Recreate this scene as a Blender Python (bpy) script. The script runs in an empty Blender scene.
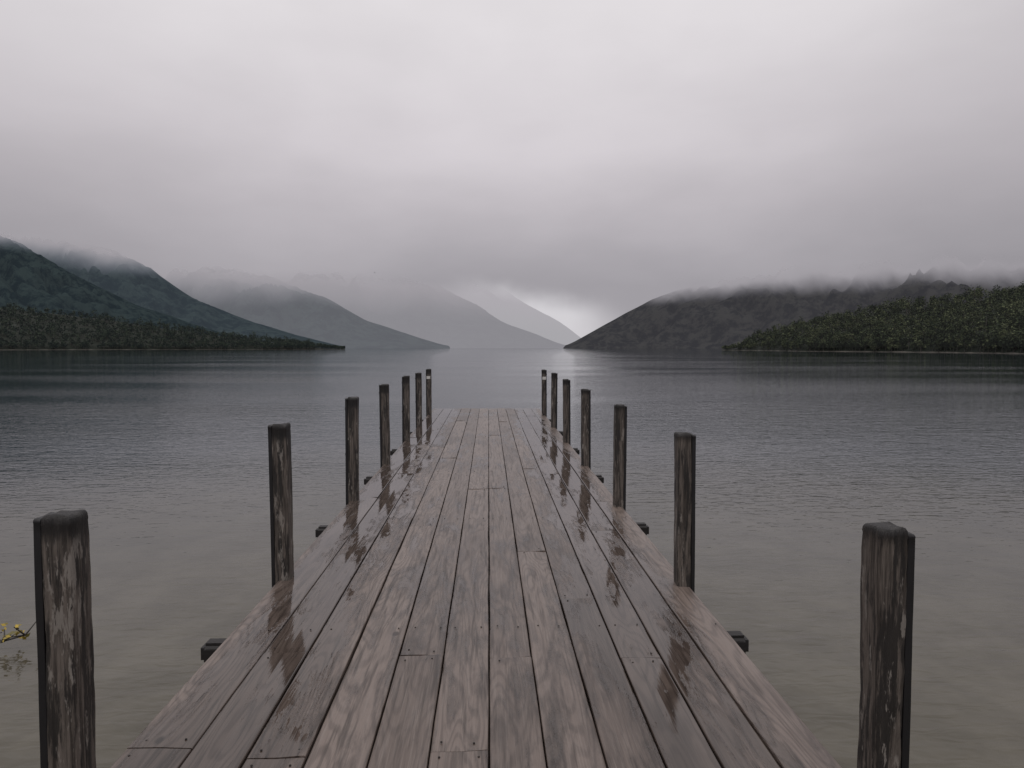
import bpy, bmesh, math, random
import numpy as np
from mathutils import Vector, Matrix, noise as mnoise

random.seed(7); rng = np.random.default_rng(11)
scene = bpy.context.scene
scene.view_settings.view_transform = 'Standard'
scene.view_settings.look = 'None'
scene.view_settings.exposure = 0

DECK = 0.75           # deck top above the lake
EYE = 1.6             # eye above the deck
F = 24/36*1024.0
YAW = math.atan(23.5/F); PITCH = math.atan(36/F)

# ------------------------------------------------------------------ helpers
class NT:
    def __init__(s, tree): s.t = tree; s.n = tree.nodes; s.l = tree.links
    def new(s, typ, **kw):
        n = s.n.new(typ)
        for k, v in kw.items(): setattr(n, k, v)
        return n
    def link(s, a, b): s.l.new(a, b)
    def put(s, sock, v):
        if hasattr(v, 'is_output'): s.link(v, sock)
        else: sock.default_value = v
    def math(s, op, a, b=0.0, c=0.0, clamp=False):
        n = s.new('ShaderNodeMath', operation=op, use_clamp=clamp)
        s.put(n.inputs[0], a); s.put(n.inputs[1], b); s.put(n.inputs[2], c)
        return n.outputs[0]
    def vmath(s, op, a, b=(0, 0, 0)):
        n = s.new('ShaderNodeVectorMath', operation=op)
        s.put(n.inputs[0], a); s.put(n.inputs[1], b)
        return n.outputs[0]
    def smooth(s, v, a, b, lo=0.0, hi=1.0):
        n = s.new('ShaderNodeMapRange', interpolation_type='SMOOTHSTEP')
        s.put(n.inputs[0], v); s.put(n.inputs[1], a); s.put(n.inputs[2], b)
        s.put(n.inputs[3], lo); s.put(n.inputs[4], hi)
        return n.outputs[0]
    def noise(s, vec, scale, detail=2.0, rough=0.5, dist=0.0):
        n = s.new('ShaderNodeTexNoise')
        s.put(n.inputs['Vector'], vec); s.put(n.inputs['Scale'], scale)
        n.inputs['Detail'].default_value = detail
        n.inputs['Roughness'].default_value = rough
        n.inputs['Distortion'].default_value = dist
        return n.outputs[0]
    def mix(s, f, a, b, blend='MIX'):
        n = s.new('ShaderNodeMix', data_type='RGBA', blend_type=blend)
        s.put(n.inputs[0], f); s.put(n.inputs[6], a); s.put(n.inputs[7], b)
        return n.outputs[2]
    def ramp(s, f, stops):
        n = s.new('ShaderNodeValToRGB')
        e = n.color_ramp.elements
        while len(e) < len(stops): e.new(0.5)
        for i, (p, c) in enumerate(stops):
            e[i].position = p; e[i].color = (*c, 1) if len(c) == 3 else c
        s.put(n.inputs[0], f)
        return n.outputs[0]
    def bump(s, h, strength, dist, normal=None):
        n = s.new('ShaderNodeBump')
        n.inputs['Strength'].default_value = strength
        n.inputs['Distance'].default_value = dist
        s.put(n.inputs['Height'], h)
        if normal is not None: s.link(normal, n.inputs['Normal'])
        return n.outputs[0]
    def combine(s, x, y, z):
        n = s.new('ShaderNodeCombineXYZ')
        s.put(n.inputs[0], x); s.put(n.inputs[1], y); s.put(n.inputs[2], z)
        return n.outputs[0]
    def sep(s, v):
        n = s.new('ShaderNodeSeparateXYZ'); s.link(v, n.inputs[0]); return n.outputs

def C(r, g, b): return (r, g, b, 1.0)

def new_mat(name):
    m = bpy.data.materials.new(name); m.use_nodes = True
    nt = NT(m.node_tree)
    bsdf = m.node_tree.nodes['Principled BSDF']
    out = m.node_tree.nodes['Material Output']
    return m, nt, bsdf, out

def no_light(m):
    """mist tint on terrain is not a lamp: skip it in light sampling"""
    try: m.cycles.emission_sampling = 'NONE'
    except Exception: pass

def mesh_np(name, verts, faces, mat, parent=None, smooth=False):
    me = bpy.data.meshes.new(name)
    verts = np.asarray(verts, dtype=np.float32); faces = np.asarray(faces, dtype=np.int32)
    me.vertices.add(len(verts)); me.vertices.foreach_set('co', verts.ravel())
    k = faces.shape[1]
    me.loops.add(faces.size); me.loops.foreach_set('vertex_index', faces.ravel())
    me.polygons.add(len(faces))
    me.polygons.foreach_set('loop_start', np.arange(0, faces.size, k, dtype=np.int32))
    me.polygons.foreach_set('loop_total', np.full(len(faces), k, dtype=np.int32))
    if smooth: me.polygons.foreach_set('use_smooth', np.ones(len(faces), dtype=bool))
    me.update(calc_edges=True); me.validate()
    me.materials.append(mat)
    ob = bpy.data.objects.new(name, me); scene.collection.objects.link(ob)
    if parent: ob.parent = parent
    return ob

def mesh_bm(name, bm, mat, parent=None, smooth=False):
    bmesh.ops.recalc_face_normals(bm, faces=bm.faces)
    me = bpy.data.meshes.new(name); bm.to_mesh(me); bm.free()
    me.materials.append(mat)
    for p in me.polygons: p.use_smooth = smooth
    ob = bpy.data.objects.new(name, me); scene.collection.objects.link(ob)
    if parent: ob.parent = parent
    return ob

def empty(name, loc=(0, 0, 0)):
    e = bpy.data.objects.new(name, None); e.location = loc; e.empty_display_size = 0.3
    scene.collection.objects.link(e); return e

# ------------------------------------------------------------------ camera
cam_d = bpy.data.cameras.new('camera'); cam = bpy.data.objects.new('camera', cam_d)
scene.collection.objects.link(cam); scene.camera = cam
cam_d.lens = 24; cam_d.sensor_width = 36; cam_d.clip_start = 0.05; cam_d.clip_end = 60000
cam.location = (0, 0, DECK+EYE)
cam.rotation_euler = (math.pi/2-PITCH, 0, -YAW)

# ------------------------------------------------------------------ world
SUN_EL, SUN_AZ = math.radians(58), math.radians(200)
w = bpy.data.worlds.new('World'); scene.world = w; w.use_nodes = True
nt = NT(w.node_tree); nt.n.clear()
wo = nt.new('ShaderNodeOutputWorld')
sky = nt.new('ShaderNodeTexSky', sky_type='NISHITA'); sky.sun_disc = False
sky.sun_elevation = SUN_EL; sky.sun_rotation = SUN_AZ
bg1 = nt.new('ShaderNodeBackground'); nt.link(sky.outputs[0], bg1.inputs[0]); bg1.inputs[1].default_value = 0.06
tc = nt.new('ShaderNodeTexCoord'); D = tc.outputs['Generated']
sx, sy, sz = nt.sep(D)
zc = nt.math('MAXIMUM', sz, 0.0)
n2 = nt.noise(nt.vmath('MULTIPLY', D, (1.0, 1.0, 2.4)), 2.6, 5, 0.5)
zz = nt.math('ADD', zc, nt.math('MULTIPLY', nt.math('SUBTRACT', n2, 0.5), 0.085))
base = nt.ramp(zz, [(0.0, (.365, .35, .38)), (0.085, (.365, .345, .372)), (0.13, (.425, .40, .427)),
                    (0.20, (.54, .505, .533)), (0.28, (.66, .62, .648)), (0.42, (.775, .74, .76)),
                    (0.6, (.82, .79, .805)), (1.0, (.86, .83, .84))])
mod = nt.smooth(n2, 0.3, 0.7, 0.965, 1.045)
side = nt.math('SUBTRACT', 1.0, nt.math('MULTIPLY', nt.math('MULTIPLY', sx, sx), 0.42))
mm = nt.math('MULTIPLY', mod, side)
cloud = nt.mix(1.0, base, nt.combine(mm, mm, mm), 'MULTIPLY')
# distant clear gap under the cloud base at the head of the lake
az = nt.math('ARCTAN2', sx, sy)
gn = nt.noise(D, 13, 3, .55)
edge = nt.math('ADD', nt.math('MULTIPLY', az, -0.19), 0.093)
edge = nt.math('ADD', edge, nt.math('MULTIPLY', nt.math('SUBTRACT', gn, 0.5), 0.035))
gm = nt.smooth(nt.math('SUBTRACT', edge, sz), -0.014, 0.026)
az2 = nt.math('ADD', az, nt.math('MULTIPLY', nt.math('SUBTRACT', gn, 0.5), 0.06))
ga = nt.math('MULTIPLY', nt.smooth(az2, -0.08, 0.08), nt.smooth(az2, 0.22, 0.11))
gap = nt.math('MULTIPLY', gm, ga)
cloud = nt.mix(gap, cloud, C(.66, .64, .67))
bg2 = nt.new('ShaderNodeBackground'); nt.link(cloud, bg2.inputs[0]); bg2.inputs[1].default_value = 1.0
ms = nt.new('ShaderNodeMixShader'); ms.inputs[0].default_value = 0.96
nt.link(bg1.outputs[0], ms.inputs[1]); nt.link(bg2.outputs[0], ms.inputs[2])
nt.link(ms.outputs[0], wo.inputs[0])

sd = bpy.data.lights.new('sun', 'SUN'); sd.energy = 0.6; sd.angle = math.radians(35); sd.color = (1, .96, .92)
so = bpy.data.objects.new('sun', sd); scene.collection.objects.link(so)
dirv = Vector((math.sin(SUN_AZ)*math.cos(SUN_EL), math.cos(SUN_AZ)*math.cos(SUN_EL), math.sin(SUN_EL)))
so.rotation_euler = dirv.to_track_quat('Z', 'Y').to_euler()

# ------------------------------------------------------------------ lake
m, nt, b, out = new_mat('lake_water')
geo = nt.new('ShaderNodeNewGeometry'); P = geo.outputs['Position']
dist = nt.new('ShaderNodeVectorMath', operation='LENGTH'); nt.link(P, dist.inputs[0]); dist = dist.outputs['Value']
bed = nt.noise(P, 1.6, 3, 0.7)
sand = nt.mix(nt.smooth(bed, .3, .7), C(.080, .070, .050), C(.115, .102, .076))
dd = nt.math('ADD', dist, nt.math('MULTIPLY', nt.math('SUBTRACT', nt.noise(P, 0.15, 2), .5), 8))
shore_f = nt.smooth(dd, 2.5, 20.0)
col = nt.mix(shore_f, sand, C(.005, .015, .022))
nt.link(col, b.inputs['Base Color'])
b.inputs['IOR'].default_value = 1.333
b.inputs['Roughness'].default_value = 0.03
pr = nt.vmath('MULTIPLY', P, (0.6, 1.4, 1.0))
w1 = nt.noise(pr, 1.3, 2, 0.5, 0.3)
w2 = nt.noise(pr, 6.0, 2, 0.6, 0.4)
calm = nt.smooth(nt.noise(nt.vmath('MULTIPLY', P, (.22, 1.0, 1)), 0.07, 2, .55), .40, .62, 0.40, 1.0)
far_calm = nt.smooth(dist, 20.0, 90.0, 1.0, 0.55)
hgt = nt.math('ADD', nt.math('MULTIPLY', w1, 0.022), nt.math('MULTIPLY', w2, 0.019))
hgt = nt.math('MULTIPLY', nt.math('MULTIPLY', hgt, calm), far_calm)
nt.link(nt.bump(hgt, 1.0, 1.0), b.inputs['Normal'])
bm = bmesh.new()
S = 30000
for v in [(-S, -S, 0), (S, -S, 0), (S, S, 0), (-S, S, 0)]: bm.verts.new(v)
bm.faces.new(bm.verts)
mesh_bm('lake_water', bm, m)

# ------------------------------------------------------------------ hills
def ray(px): return math.atan((px-512)/F)          # bearing from view axis
def interp(tab, x): return np.interp(x, [a for a, _ in tab], [c for _, c in tab])

def place(px, Dn):
    """ground point at depth Dn on the bearing px"""
    r = ray(px); a = r+YAW; d = Dn/math.cos(r)
    return math.sin(a)*d, math.cos(a)*d

FOG = {}
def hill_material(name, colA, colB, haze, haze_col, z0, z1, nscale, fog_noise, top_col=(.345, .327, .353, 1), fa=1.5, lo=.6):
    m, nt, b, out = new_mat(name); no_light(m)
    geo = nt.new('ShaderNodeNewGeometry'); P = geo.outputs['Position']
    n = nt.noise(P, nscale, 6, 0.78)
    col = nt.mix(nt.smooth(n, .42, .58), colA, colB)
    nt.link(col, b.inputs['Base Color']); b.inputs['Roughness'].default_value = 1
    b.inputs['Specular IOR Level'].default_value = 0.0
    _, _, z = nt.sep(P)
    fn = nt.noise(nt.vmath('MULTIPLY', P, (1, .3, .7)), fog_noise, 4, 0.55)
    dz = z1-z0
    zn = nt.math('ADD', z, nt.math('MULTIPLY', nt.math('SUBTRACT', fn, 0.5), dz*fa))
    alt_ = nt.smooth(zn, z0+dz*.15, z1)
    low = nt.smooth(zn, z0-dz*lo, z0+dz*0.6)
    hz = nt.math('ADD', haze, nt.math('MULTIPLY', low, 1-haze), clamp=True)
    em = nt.new('ShaderNodeEmission'); nt.link(nt.mix(low, haze_col, top_col), em.inputs[0]); em.inputs[1].default_value = 1  # aerial haze and mist painted into the slope as glow, stronger with altitude
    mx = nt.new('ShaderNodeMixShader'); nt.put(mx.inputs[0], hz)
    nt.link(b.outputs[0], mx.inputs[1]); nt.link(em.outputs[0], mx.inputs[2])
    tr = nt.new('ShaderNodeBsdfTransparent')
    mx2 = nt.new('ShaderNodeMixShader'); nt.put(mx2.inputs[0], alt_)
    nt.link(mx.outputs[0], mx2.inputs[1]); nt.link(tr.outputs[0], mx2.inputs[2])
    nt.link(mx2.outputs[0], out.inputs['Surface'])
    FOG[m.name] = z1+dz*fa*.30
    return m

def mountain(name, prof, d0, d1, mat, seed, nu=280, nv=46, spur=0.22, rough=.03):
    x0, x1 = prof[0][0], prof[-1][0]
    V = []
    for i in range(nu):
        px = x0+(x1-x0)*i/(nu-1)
        # soften the corners of the surveyed skyline
        Hp = max(0.0, 348-np.mean([interp(prof, px+o) for o in (-12, -6, 0, 6, 12)]))
        if i in (0, nu-1): Hp = max(0.0, 348-interp(prof, px))
        for j in range(nv):
            t = j/(nv-1)
            dn = (interp(d0, px) if isinstance(d0, list) else d0)
            df = (interp(d1, px) if isinstance(d1, list) else d1)
            dep = dn+(df-dn)*t
            x, y = place(px, dep)
            H = Hp/F*df+EYE
            q = Vector((x/(df*0.12)+seed, y/(df*0.12), seed*1.7))
            rn = mnoise.fractal(q*2.4, 1.0, 2.1, 4)
            rr = 1-abs(mnoise.fractal(q*1.3+Vector((5, 0, 0)), 1.0, 2.1, 4))*1.8
            z = H*t**0.85 + H*spur*(rr-0.55)*math.sin(math.pi*t)**0.8*1.1 + H*rough*rn*t
            if j == 0: z = -4
            V.append((x, y, z))
    V = np.array(V)
    idx = np.arange(nu*nv).reshape(nu, nv)
    Fc = np.stack([idx[:-1, :-1], idx[1:, :-1], idx[1:, 1:], idx[:-1, 1:]], -1).reshape(-1, 4)
    keep = V[Fc][:, :, 2].min(axis=1) < FOG[mat.name]      # nothing shows above the cloud base
    return mesh_np(name, V, Fc[keep], mat, smooth=True)

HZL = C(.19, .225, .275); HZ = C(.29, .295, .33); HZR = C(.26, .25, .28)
def alt(py, d): return (348-py)/F*d
M1 = [(-420, 60), (-200, 150), (-60, 212), (0, 236), (30, 248), (62, 268), (95, 284), (130, 302), (200, 326), (270, 347)]
M2 = [(-200, 190), (0, 222), (60, 238), (115, 250), (150, 268), (185, 294), (235, 316), (290, 333), (345, 347)]
M3 = [(40, 225), (165, 250), (225, 262), (280, 280), (330, 300), (355, 316), (395, 330), (450, 347)]
M4 = [(170, 195), (330, 235), (400, 262), (440, 288), (475, 303), (500, 322), (530, 332), (568, 347)]
M5 = [(300, 200), (400, 240), (450, 262), (505, 290), (530, 308), (560, 321), (575, 334), (594, 347)]
G1, G2 = C(.006, .013, .015), C(.026, .040, .038)
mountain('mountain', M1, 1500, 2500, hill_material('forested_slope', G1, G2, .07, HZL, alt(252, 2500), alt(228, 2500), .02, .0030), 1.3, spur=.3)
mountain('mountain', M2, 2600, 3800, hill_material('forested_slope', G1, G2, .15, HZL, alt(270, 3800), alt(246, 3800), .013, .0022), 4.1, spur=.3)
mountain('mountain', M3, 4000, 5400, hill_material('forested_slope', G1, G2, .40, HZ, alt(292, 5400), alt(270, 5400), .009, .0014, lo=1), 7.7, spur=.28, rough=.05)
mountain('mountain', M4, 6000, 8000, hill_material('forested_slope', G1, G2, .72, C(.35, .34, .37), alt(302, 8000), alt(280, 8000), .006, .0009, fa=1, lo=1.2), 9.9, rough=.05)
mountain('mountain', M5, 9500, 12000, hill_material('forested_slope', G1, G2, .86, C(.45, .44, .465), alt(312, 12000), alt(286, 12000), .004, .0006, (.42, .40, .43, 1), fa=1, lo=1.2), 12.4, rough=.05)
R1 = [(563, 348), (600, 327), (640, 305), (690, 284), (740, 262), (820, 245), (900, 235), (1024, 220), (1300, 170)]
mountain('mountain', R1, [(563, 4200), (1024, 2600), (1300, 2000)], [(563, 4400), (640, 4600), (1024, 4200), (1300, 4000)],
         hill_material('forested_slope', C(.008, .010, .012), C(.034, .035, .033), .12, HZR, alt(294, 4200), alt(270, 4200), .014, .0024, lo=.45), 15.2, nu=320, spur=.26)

# ---- forested banks near the jetty
m_gr, nt, b, out = new_mat('bank_soil')
geo = nt.new('ShaderNodeNewGeometry'); _, _, z = nt.sep(geo.outputs['Position'])
nn = nt.noise(geo.outputs['Position'], .08, 3)
nt.link(nt.mix(nt.smooth(nt.math('ADD', z, nt.math('MULTIPLY', nn, 1.2)), .75, 1.1), C(.13, .12, .105), C(.008, .013, .007)), b.inputs['Base Color'])
b.inputs['Roughness'].default_value = 1

def leaf_material(name, dark, light, tip, haze, hc, rw):
    m, nt, b, out = new_mat(name); no_light(m)
    geo = nt.new('ShaderNodeNewGeometry'); P = geo.outputs['Position']
    r = geo.outputs['Random Per Island']
    n = nt.noise(P, .13, 2, .6)
    f = nt.math('ADD', nt.math('MULTIPLY', r, rw), nt.math('MULTIPLY', nt.smooth(n, .38, .64), 1-rw))
    col = nt.ramp(f, [(0.1, dark), (.55, light), (.97, tip)])
    nt.link(col, b.inputs['Base Color']); b.inputs['Roughness'].default_value = .75
    b.inputs['Specular IOR Level'].default_value = .2
    em = nt.new('ShaderNodeEmission'); em.inputs[0].default_value = hc  # distance haze painted over the leaf colour as a faint even glow
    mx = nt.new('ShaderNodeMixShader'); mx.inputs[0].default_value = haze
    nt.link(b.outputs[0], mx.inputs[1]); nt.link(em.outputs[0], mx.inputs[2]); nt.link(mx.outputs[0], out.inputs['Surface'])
    return m

def bank(name, prof, shore, depth, ntree, hmin, hmax, nleaf, leaf, lmat, fpow):
    x0, x1 = prof[0][0], prof[-1][0]
    nu, nv = 160, 24
    def height(px, t):
        dn = interp(shore, px); dep = dn+interp(depth, px)*t
        top = max(0.0, (348-interp(prof, px))/F*(dn+interp(depth, px)) + EYE+DECK - hmax*0.75)
        x, y = place(px, dep)
        q = Vector((x*.012, y*.012, 3))
        bumpy = mnoise.fractal(q, 1, 2, 4)
        z = top*(t**0.9)*(1+.18*bumpy*(1-t*.5)) + min(1.2, t*30)
        return x, y, z
    V = []
    for i in range(nu):
        for j in range(nv+3):
            px = x0+(x1-x0)*i/(nu-1)
            t = min(1, j/(nv-1))
            x, y, z = height(px, t)
            if j == 0: z = -.5
            if j >= nv:                                   # gentle back slope
                k = j-nv+1; x *= 1+.05*k; y *= 1+.05*k; z = max(-.5, z*(1-.45*k))
            V.append((x, y, z))
    idx = np.arange(nu*(nv+3)).reshape(nu, nv+3)
    Fc = np.stack([idx[:-1, :-1], idx[1:, :-1], idx[1:, 1:], idx[:-1, 1:]], -1).reshape(-1, 4)
    mesh_np('hill', np.array(V), Fc, m_gr, smooth=True)
    LV = []; TV = []; TF = []
    for k in range(ntree):
        px = x0+(x1-x0)*rng.random()**fpow
        t = rng.random()**1.15 if k > ntree*.12 else rng.random()*.03+.004
        x, y, z = height(px, min(1, t+.004))
        h = rng.uniform(hmin, hmax)*(0.75 if t < .04 else 1)
        h *= min(1.0, .35+(345.0-px)/60.0) if x1 < 400 else min(1.0, .35+(px-722)/60.0)
        if rng.random() < .08: h *= 1.3
        cr = h*rng.uniform(.26, .42)
        conic = rng.random() < .2
        nc = 6
        cc = rng.normal(size=(nc, 3)); cc /= np.linalg.norm(cc, axis=1)[:, None]
        cc *= np.array([cr*.65, cr*.65, h*.24]); cc[:, 2] += h*.6
        if conic:
            fz = np.linspace(.25, .95, nc); cc[:, 2] = fz*h; cc[:, :2] *= (1.15-fz)[:, None]*1.1
        ci = rng.integers(0, nc, nleaf)
        p = cc[ci]+rng.normal(size=(nleaf, 3))*cr*.24
        p += (x, y, z)
        s = leaf*rng.uniform(.6, 1.3, nleaf)
        nrm = rng.normal(size=(nleaf, 3)); nrm[:, 2] += .9; nrm /= np.linalg.norm(nrm, axis=1)[:, None]
        a = np.cross(nrm, rng.normal(size=(nleaf, 3))); a /= np.linalg.norm(a, axis=1)[:, None]
        bb = np.cross(nrm, a)
        a = a*s[:, None]; bb = bb*s[:, None]*rng.uniform(.5, 1, nleaf)[:, None]
        LV.append(np.stack([p-a-bb*.4, p+a*.3-bb, p+a+bb*.5, p-a*.2+bb], 1).reshape(-1, 3))
        o = len(TV); r = h*.022
        for (zz_, rr_) in ((z-1, r), (z+h*.75, r*.35)):
            for q in range(4): TV.append((x+rr_*math.cos(q*1.571), y+rr_*math.sin(q*1.571), zz_))
        for q in range(4): TF.append((o+q, o+(q+1) % 4, o+4+(q+1) % 4, o+4+q))
    LV = np.concatenate(LV); par = empty(name)
    mesh_np('foliage', LV, np.arange(len(LV)).reshape(-1, 4), lmat, par)
    mesh_np('trunks', np.array(TV), np.array(TF), m_bark, par)

m_bark, nt, b, out = new_mat('bark')
tcn = nt.new('ShaderNodeTexCoord')
nt.link(nt.mix(nt.noise(tcn.outputs['Object'], 1.5, 2), C(.05, .045, .04), C(.13, .12, .11)), b.inputs['Base Color'])

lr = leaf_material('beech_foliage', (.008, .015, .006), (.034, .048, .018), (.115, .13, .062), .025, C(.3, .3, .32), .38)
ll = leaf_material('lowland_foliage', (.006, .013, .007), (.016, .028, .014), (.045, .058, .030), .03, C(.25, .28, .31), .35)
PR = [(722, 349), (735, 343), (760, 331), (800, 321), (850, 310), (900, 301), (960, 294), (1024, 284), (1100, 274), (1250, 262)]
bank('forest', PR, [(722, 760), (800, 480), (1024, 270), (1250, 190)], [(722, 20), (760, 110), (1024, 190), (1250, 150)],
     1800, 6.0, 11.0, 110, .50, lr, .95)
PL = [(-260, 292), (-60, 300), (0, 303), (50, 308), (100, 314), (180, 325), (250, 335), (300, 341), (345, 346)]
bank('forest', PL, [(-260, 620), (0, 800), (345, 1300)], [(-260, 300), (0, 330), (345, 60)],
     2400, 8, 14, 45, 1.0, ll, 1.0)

# ------------------------------------------------------------------ deck timber
m_deck, nt, b, out = new_mat('wet_deck_timber')
geo = nt.new('ShaderNodeNewGeometry'); P = geo.outputs['Position']; R = geo.outputs['Random Per Island']
off = nt.combine(nt.math('MULTIPLY', R, 57.0), nt.math('MULTIPLY', R, 131.0), nt.math('MULTIPLY', R, 23.0))
PP = nt.vmath('ADD', P, off)
g1 = nt.noise(nt.vmath('MULTIPLY', PP, (1.0, 0.13, 1.0)), 4.2, 2, .45, .15)
rings = nt.math('SINE', nt.math('MULTIPLY', g1, 130.0))
fib = nt.noise(nt.vmath('MULTIPLY', PP, (1.0, 0.022, 1.0)), 170, 2, .6)
fib2 = nt.noise(nt.vmath('MULTIPLY', PP, (1.0, 0.05, 1.0)), 38, 3, .6)
blot = nt.noise(nt.vmath('MULTIPLY', PP, (1, .25, 1)), 2.6, 4, .65)
tone = nt.mix(R, C(.125, .096, .081), C(.20, .158, .136))
tone = nt.mix(nt.smooth(rings, -.2, 1.0, 0, .45), tone, C(.060, .045, .038))
tone = nt.mix(nt.smooth(fib, .45, .72, 0, .42), tone, C(.25, .210, .187))
tone = nt.mix(nt.smooth(fib2, .50, .70, 0, .68), tone, C(.042, .032, .027))
tone = nt.mix(nt.smooth(blot, .48, .68, 0, .55), tone, C(.058, .044, .038))
vor = nt.new('ShaderNodeTexVoronoi'); vor.feature = 'F1'
nt.put(vor.inputs['Vector'], nt.vmath('MULTIPLY', PP, (1.0, .55, 1.0))); vor.inputs['Scale'].default_value = 2.1
knot = nt.smooth(vor.outputs['Distance'], .024, .05, 1, 0)
tone = nt.mix(nt.math('MULTIPLY', knot, .8), tone, C(.025, .018, .016))
# standing water: along the post lines and in random shallow dips
X, Y, Z = nt.sep(P)
ax = nt.math('ABSOLUTE', nt.math('ADD', X, 0.10))
band = nt.math('MULTIPLY', nt.smooth(ax, .50, .95), nt.smooth(ax, 1.38, 1.24))
pn = nt.noise(nt.vmath('MULTIPLY', PP, (1.0, .22, 1.0)), 8.5, 5, .70, .2)
pn2 = nt.noise(nt.vmath('MULTIPLY', P, (1.0, .30, 1.0)), 1.3, 3, .5)
wetv = nt.math('ADD', nt.math('MULTIPLY', band, .165), nt.math('ADD', nt.math('MULTIPLY', pn, .6), nt.math('MULTIPLY', pn2, .4)))
pud = nt.smooth(wetv, .565, .63)
damp = nt.smooth(wetv, .49, .60)
tone = nt.mix(nt.math('MULTIPLY', damp, .65), tone, nt.mix(1.0, tone, C(.27, .25, .24), 'MULTIPLY'))
nt.link(tone, b.inputs['Base Color'])
rough = nt.math('ADD', nt.math('MULTIPLY', fib2, .25), nt.math('SUBTRACT', .26, nt.math('MULTIPLY', damp, .09)))
rough = nt.mix(pud, nt.combine(rough, rough, rough), C(.04, .04, .04))
nt.link(rough, b.inputs['Roughness'])
b.inputs['IOR'].default_value = 1.45
hh = nt.math('ADD', nt.math('MULTIPLY', rings, .0006), nt.math('ADD', nt.math('MULTIPLY', fib, .0018), nt.math('MULTIPLY', fib2, .0026)))
hh = nt.math('MULTIPLY', hh, nt.math('SUBTRACT', 1.0, nt.math('MULTIPLY', pud, .93)))
nt.link(nt.bump(hh, .85, 1.0), b.inputs['Normal'])

m_dark, nt, b, out = new_mat('wet_dark_timber')
tcn = nt.new('ShaderNodeTexCoord')
n = nt.noise(nt.vmath('MULTIPLY', tcn.outputs['Object'], (.3, 1, 1)), 14, 4, .6)
nt.link(nt.mix(n, C(.006, .005, .005), C(.022, .019, .018)), b.inputs['Base Color'])
b.inputs['Roughness'].default_value = .6
nt.link(nt.bump(n, .6, .01), b.inputs['Normal'])

jetty = empty('jetty')
bm = bmesh.new()
def plank(bm, x0, x1, y0, y1, zt, th=.05):
    bv = .006; tilt = random.uniform(-.0035, .0035); cup = random.uniform(-.001, .002)
    ns = max(2, int((y1-y0)/.2)); ph = random.random()*60
    prof = [(x0, zt-th), (x0, zt-bv), (x0+bv*.4, zt-bv*.3), (x0+bv*1.2, zt), ((x0+x1)/2, zt-cup),
            (x1-bv*1.2, zt), (x1-bv*.4, zt-bv*.3), (x1, zt-bv), (x1, zt-th)]
    rings_ = []
    for s in range(ns+1):
        y = y0+(y1-y0)*s/ns
        wl_ = .003*mnoise.noise(Vector((ph, y*2.1, 0))); wr_ = .003*mnoise.noise(Vector((ph, y*2.1, 9)))
        wz = .0012*math.sin(y*1.7+ph*2)
        rings_.append([bm.verts.new((x+(wl_ if k < 4 else wr_ if k > 4 else 0), y, z+wz+tilt*(1 if x > (x0+x1)/2 else -1)*(z > zt-.02)))
                       for k, (x, z) in enumerate(prof)])
    n = len(prof)
    for s in range(ns):
        for k in range(n):
            bm.faces.new((rings_[s][k], rings_[s][(k+1) % n], rings_[s+1][(k+1) % n], rings_[s+1][k]))
    bm.faces.new(rings_[0]); bm.faces.new(rings_[-1])
XL, XR = -1.451, 1.354; Y0, Y1 = -3.2, 18.1
wl = [.262, .236, .238, .246, .232, .237]; wr = [.222, .231, .224, .219, .226, .232]
edges = [XL]
for q in wl: edges.append(edges[-1]+q)
edges[-1] = 0.0
for q in wr: edges.append(edges[-1]+q)
edges[-1] = XR
joints = [[2.7, 7.3, 12.2], [3.55, 8.7, 13.5], [2.62, 6.4, 11], [6.1, 9.9, 15], [3.5, 8.6, 13.4], [2.64, 7.7, 12.3],
          [3.46, 7.75, 12.5, 16], [5.3, 10.2, 14.8], [4.28, 9, 13.6], [3.43, 8.6, 13.4], [5.9, 11, 16], [2.0, 7, 11.9]]
nails = bmesh.new()
bearers = [-1.2, 1.3, 3.85, 6.35, 8.8, 11.2, 13.5, 15.8]
for i in range(12):
    ys = [Y0]+joints[i]+[Y1+random.uniform(-.03, .03)]
    for a, c in zip(ys[:-1], ys[1:]):
        g = random.uniform(.002, .0045)
        plank(bm, edges[i]+g, edges[i+1]-g, a+.003, c-.003, DECK+random.uniform(-.004, .002))
    ny = [yy for yy in bearers]+[j+.05 for j in joints[i]]+[j-.05 for j in joints[i]]
    for yy in ny:
        for xx in (edges[i]+.05, edges[i+1]-.05):
            if random.random() < .25: continue
            bmesh.ops.create_cone(nails, cap_ends=True, segments=8, radius1=.0048, radius2=.0048, depth=.003,
                                  matrix=Matrix.Translation((xx+random.uniform(-.012, .012), yy+random.uniform(-.012, .012), DECK+.0015)))
mesh_bm('deck_planks', bm, m_deck, jetty)
m_nail, nt, b, out = new_mat('rusty_nail')
b.inputs['Base Color'].default_value = C(.02, .015, .013); b.inputs['Metallic'].default_value = .4; b.inputs['Roughness'].default_value = .6
mesh_bm('nail_heads', nails, m_nail, jetty)

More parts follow.
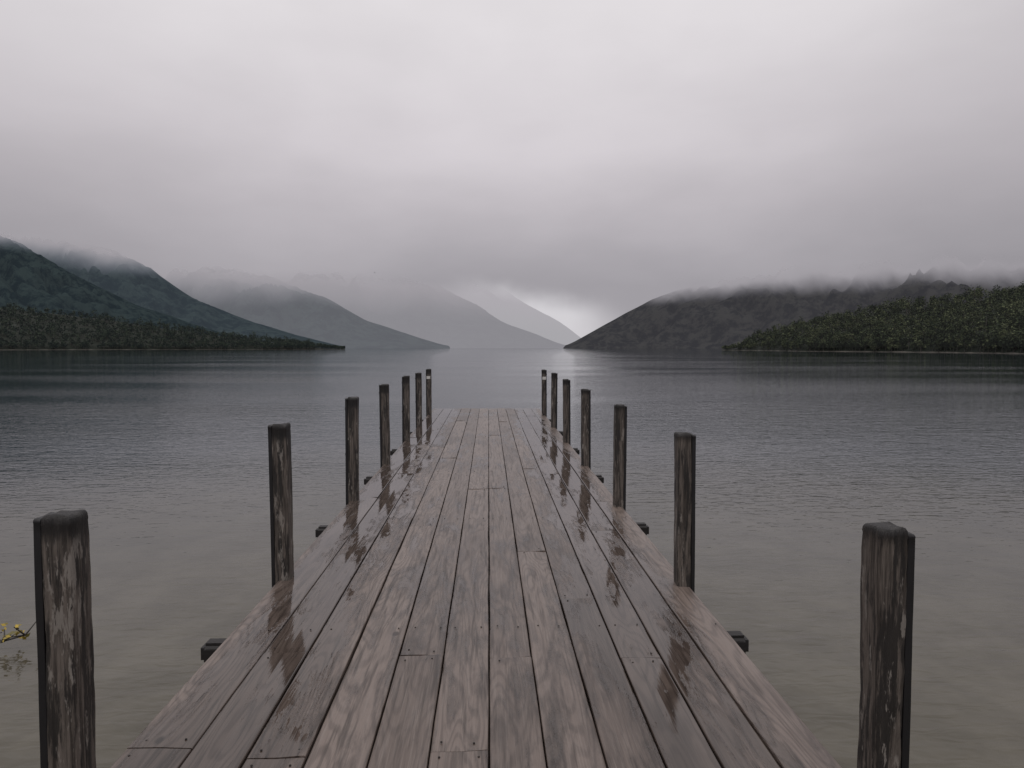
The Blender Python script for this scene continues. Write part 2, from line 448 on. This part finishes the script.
def box(bm, x0, x1, y0, y1, z0, z1, bev=.01):
    r = bmesh.ops.create_cube(bm, size=1)
    vs = r['verts']
    for v in vs:
        v.co = Vector(((x0+x1)/2+v.co.x*(x1-x0), (y0+y1)/2+v.co.y*(y1-y0), (z0+z1)/2+v.co.z*(z1-z0)))
    es = list({e for v in vs for e in v.link_edges})
    bmesh.ops.bevel(bm, geom=es, offset=bev, segments=3, affect='EDGES')
bm = bmesh.new()
for yb in bearers:
    box(bm, -1.605-random.random()*.02, 1.50+random.random()*.02, yb-.06, yb+.06, DECK-.185, DECK-.060, .028)
mesh_bm('bearers', bm, m_dark, jetty)
bm = bmesh.new()
for xs in (-1.40, -.7, 0, .62, 1.22):
    box(bm, xs-.04, xs+.04, Y0+.1, Y1-.06, DECK-.36, DECK-.19, .008)
mesh_bm('stringers', bm, m_dark, jetty)
bm = bmesh.new()
box(bm, XL+.02, XR-.02, Y1-.055, Y1-.005, DECK-.30, DECK-.056, .006)
mesh_bm('end_board', bm, m_dark, jetty)

# ------------------------------------------------------------------ mooring posts
m_post, nt, b, out = new_mat('weathered_post')
tcn = nt.new('ShaderNodeTexCoord'); oi = nt.new('ShaderNodeObjectInfo')
O = tcn.outputs['Object']
ro = nt.math('MULTIPLY', oi.outputs['Random'], 40.0)
Q = nt.vmath('ADD', O, nt.combine(ro, ro, ro))
f1 = nt.noise(nt.vmath('MULTIPLY', Q, (1, 1, .05)), 75, 3, .65)
f2 = nt.noise(nt.vmath('MULTIPLY', Q, (1, 1, .10)), 26, 5, .72)
f3 = nt.noise(nt.vmath('MULTIPLY', Q, (1, 1, .20)), 17, 5, .74)
c = nt.mix(nt.smooth(f1, .3, .7), C(.034, .027, .022), C(.150, .126, .108))
c = nt.mix(nt.smooth(f2, .47, .56, 0, .90), c, C(.014, .012, .011))
c = nt.mix(nt.smooth(f3, .57, .62, 0, .75), c, C(.26, .235, .21))
_, _, oz = nt.sep(O)
topd = nt.smooth(nt.math('ADD', oz, nt.math('MULTIPLY', f3, .10)), 1.00, 1.06)
c = nt.mix(nt.math('MULTIPLY', topd, .92), c, C(.008, .007, .007))
nt.link(c, b.inputs['Base Color']); b.inputs['Roughness'].default_value = .58
hh = nt.math('ADD', nt.math('MULTIPLY', f1, .006), nt.math('MULTIPLY', f2, .009))
nt.link(nt.bump(hh, 1.0, 1.0), b.inputs['Normal'])
m_fend, nt, b, out = new_mat('black_fender')
tcn = nt.new('ShaderNodeTexCoord')
n = nt.noise(nt.vmath('MULTIPLY', tcn.outputs['Object'], (1, 1, .3)), 30, 3)
nt.link(nt.mix(n, C(.004, .004, .005), C(.014, .013, .014)), b.inputs['Base Color']); b.inputs['Roughness'].default_value = .5
m_refl, nt, b, out = new_mat('white_marker')
tcn = nt.new('ShaderNodeTexCoord')
nt.link(nt.mix(nt.noise(tcn.outputs['Object'], 40, 3), C(.4, .39, .37), C(.7, .69, .66)), b.inputs['Base Color'])

def column(x0, x1, y0, y1, z0, z1, amp, cham, seed):
    """rounded-corner, slightly irregular squared timber with a chamfered top"""
    bm = bmesh.new(); cx, cy = (x0+x1)/2, (y0+y1)/2; hx, hy = (x1-x0)/2, (y1-y0)/2; r = min(hx, hy)*.16
    base = []
    for sx_, sy_, a0 in ((1, 1, 0), (-1, 1, 90), (-1, -1, 180), (1, -1, 270)):
        for k in range(3):
            a = math.radians(a0+k*45)
            base.append((sx_*(hx-r)+r*math.cos(a), sy_*(hy-r)+r*math.sin(a)))
        base.append({0: (0, hy), 90: (-hx, 0), 180: (0, -hy), 270: (hx, 0)}[a0])
    zs = list(np.linspace(z0, z1-cham*1.6, 60))+[z1-cham*1.2, z1-cham*.5, z1-cham*.1, z1]
    rings_ = []
    for q, z in enumerate(zs):
        s = 1.0
        if q == len(zs)-4: s = 1.03
        if q == len(zs)-2: s = .90
        if q == len(zs)-1: s = .74
        ring = []
        for (bx, by) in base:
            n = mnoise.noise(Vector((bx*14+seed, by*14, z*3.0)))*amp + mnoise.noise(Vector((bx*40+seed, by*40, z*12)))*amp*.6
            L = math.hypot(bx, by)
            ring.append(bm.verts.new((cx+bx*s*(1+n/L), cy+by*s*(1+n/L), z+(mnoise.noise(Vector((bx*25, by*25+seed, 1)))*.012 if q > 60 else 0))))
        rings_.append(ring)
    n = len(base)
    for q in range(len(zs)-1):
        for k in range(n):
            bm.faces.new((rings_[q][k], rings_[q][(k+1) % n], rings_[q+1][(k+1) % n], rings_[q+1][k]))
    bm.faces.new(rings_[-1]); bm.faces.new(rings_[0][::-1])
    return bm

left = [(2.25, .655), (4.67, .675), (7.11, .68), (9.4, .69), (11.8, .70), (14.0, .685), (16.35, .687)]
right = [(2.13, .635), (4.47, .645), (6.78, .644), (9.16, .654), (11.45, .672), (13.7, .687), (16.15, .68)]
for side, lst in ((-1, left), (1, right)):
    for k, (yp, hf) in enumerate(lst):
        H = hf*EYE
        if side < 0: xo, xi = -1.494, -1.370
        else: xo, xi = 1.386, 1.268
        e = empty('mooring_post', ((xo+xi)/2, yp+.055, DECK))
        e.rotation_euler = (random.uniform(-.008, .008), random.uniform(-.008, .008), random.uniform(-.03, .03))
        hw = abs(xo-xi)/2; st = .026
        if side < 0: bx = (-hw+st, hw); fx = (-hw, -hw+st-.001)
        else: bx = (-hw, hw-st); fx = (hw-st+.001, hw)
        col_ = column(bx[0], bx[1], -.055, .055, -DECK-1.5, H, .0060, .022, k*7+side*3)
        mesh_bm('timber', col_, m_post, e, smooth=True)
        cf = column(fx[0], fx[1], -.050, .050, -DECK-.3, H-.006-.01*random.random(), .0015, .01, k*5+side)
        mesh_bm('fender_strip', cf, m_fend, e, smooth=True)
        bb = bmesh.new()
        for zb in (H-.12, H*.45):
            fxo = fx[0] if side < 0 else fx[1]
            bmesh.ops.create_cone(bb, cap_ends=True, segments=10, radius1=.012, radius2=.010, depth=.012,
                matrix=Matrix.Translation((fxo+side*.004, 0, zb)) @ Matrix.Rotation(math.pi/2, 4, 'Y'))
        mesh_bm('bolts', bb, m_nail, e)
        if k == 6:
            bb = bmesh.new(); box(bb, -.045, .045, -.066, -.058, H-.24, H-.17, .002)
            mesh_bm('marker_plate', bb, m_refl, e)

# ------------------------------------------------------------------ twig with leaves by the left edge
m_tw, nt, b, out = new_mat('twig_bark'); b.inputs['Base Color'].default_value = C(.03, .025, .02)
m_lf, nt, b, out = new_mat('yellow_leaf')
geo = nt.new('ShaderNodeNewGeometry')
nt.link(nt.mix(geo.outputs['Random Per Island'], C(.05, .06, .02), C(.50, .36, .05)), b.inputs['Base Color'])
tw = empty('floating_branch', (-3.86, 5.35, 0.02))
bm = bmesh.new()
def stick(bm, a, c, r0, r1):
    a, c = Vector(a), Vector(c); d = (c-a).normalized(); u = d.orthogonal().normalized(); v = d.cross(u)
    A = [bm.verts.new(a+(u*math.cos(k*1.047)+v*math.sin(k*1.047))*r0) for k in range(6)]
    B = [bm.verts.new(c+(u*math.cos(k*1.047)+v*math.sin(k*1.047))*r1) for k in range(6)]
    for k in range(6): bm.faces.new((A[k], A[(k+1) % 6], B[(k+1) % 6], B[k]))
pts = [(-1.0, .2, -.03), (-.5, .12, .02), (-.1, .02, .05), (.1, -.03, .06), (.24, .0, .09)]
for q in range(4): stick(bm, pts[q], pts[q+1], .014-.002*q, .012-.002*q)
tips = []
for q in range(16):
    s = pts[random.randint(1, 4)]; e2 = (s[0]+random.uniform(-.12, .12), s[1]+random.uniform(-.12, .12), s[2]+random.uniform(.0, .10))
    stick(bm, s, e2, .007, .003); tips.append(e2)
mesh_bm('twigs', bm, m_tw, tw)
bm = bmesh.new()
for tp in tips*4:
    c0 = Vector(tp)+Vector((random.gauss(0, .03), random.gauss(0, .03), random.gauss(0, .02)))
    d = Vector((random.gauss(0, 1), random.gauss(0, 1), random.gauss(0, .6))).normalized(); u = d.orthogonal().normalized()
    L = random.uniform(.015, .03)
    bm.faces.new([bm.verts.new(c0-d*L), bm.verts.new(c0+u*L*.5), bm.verts.new(c0+d*L), bm.verts.new(c0-u*L*.5)])
mesh_bm('leaves', bm, m_lf, tw)
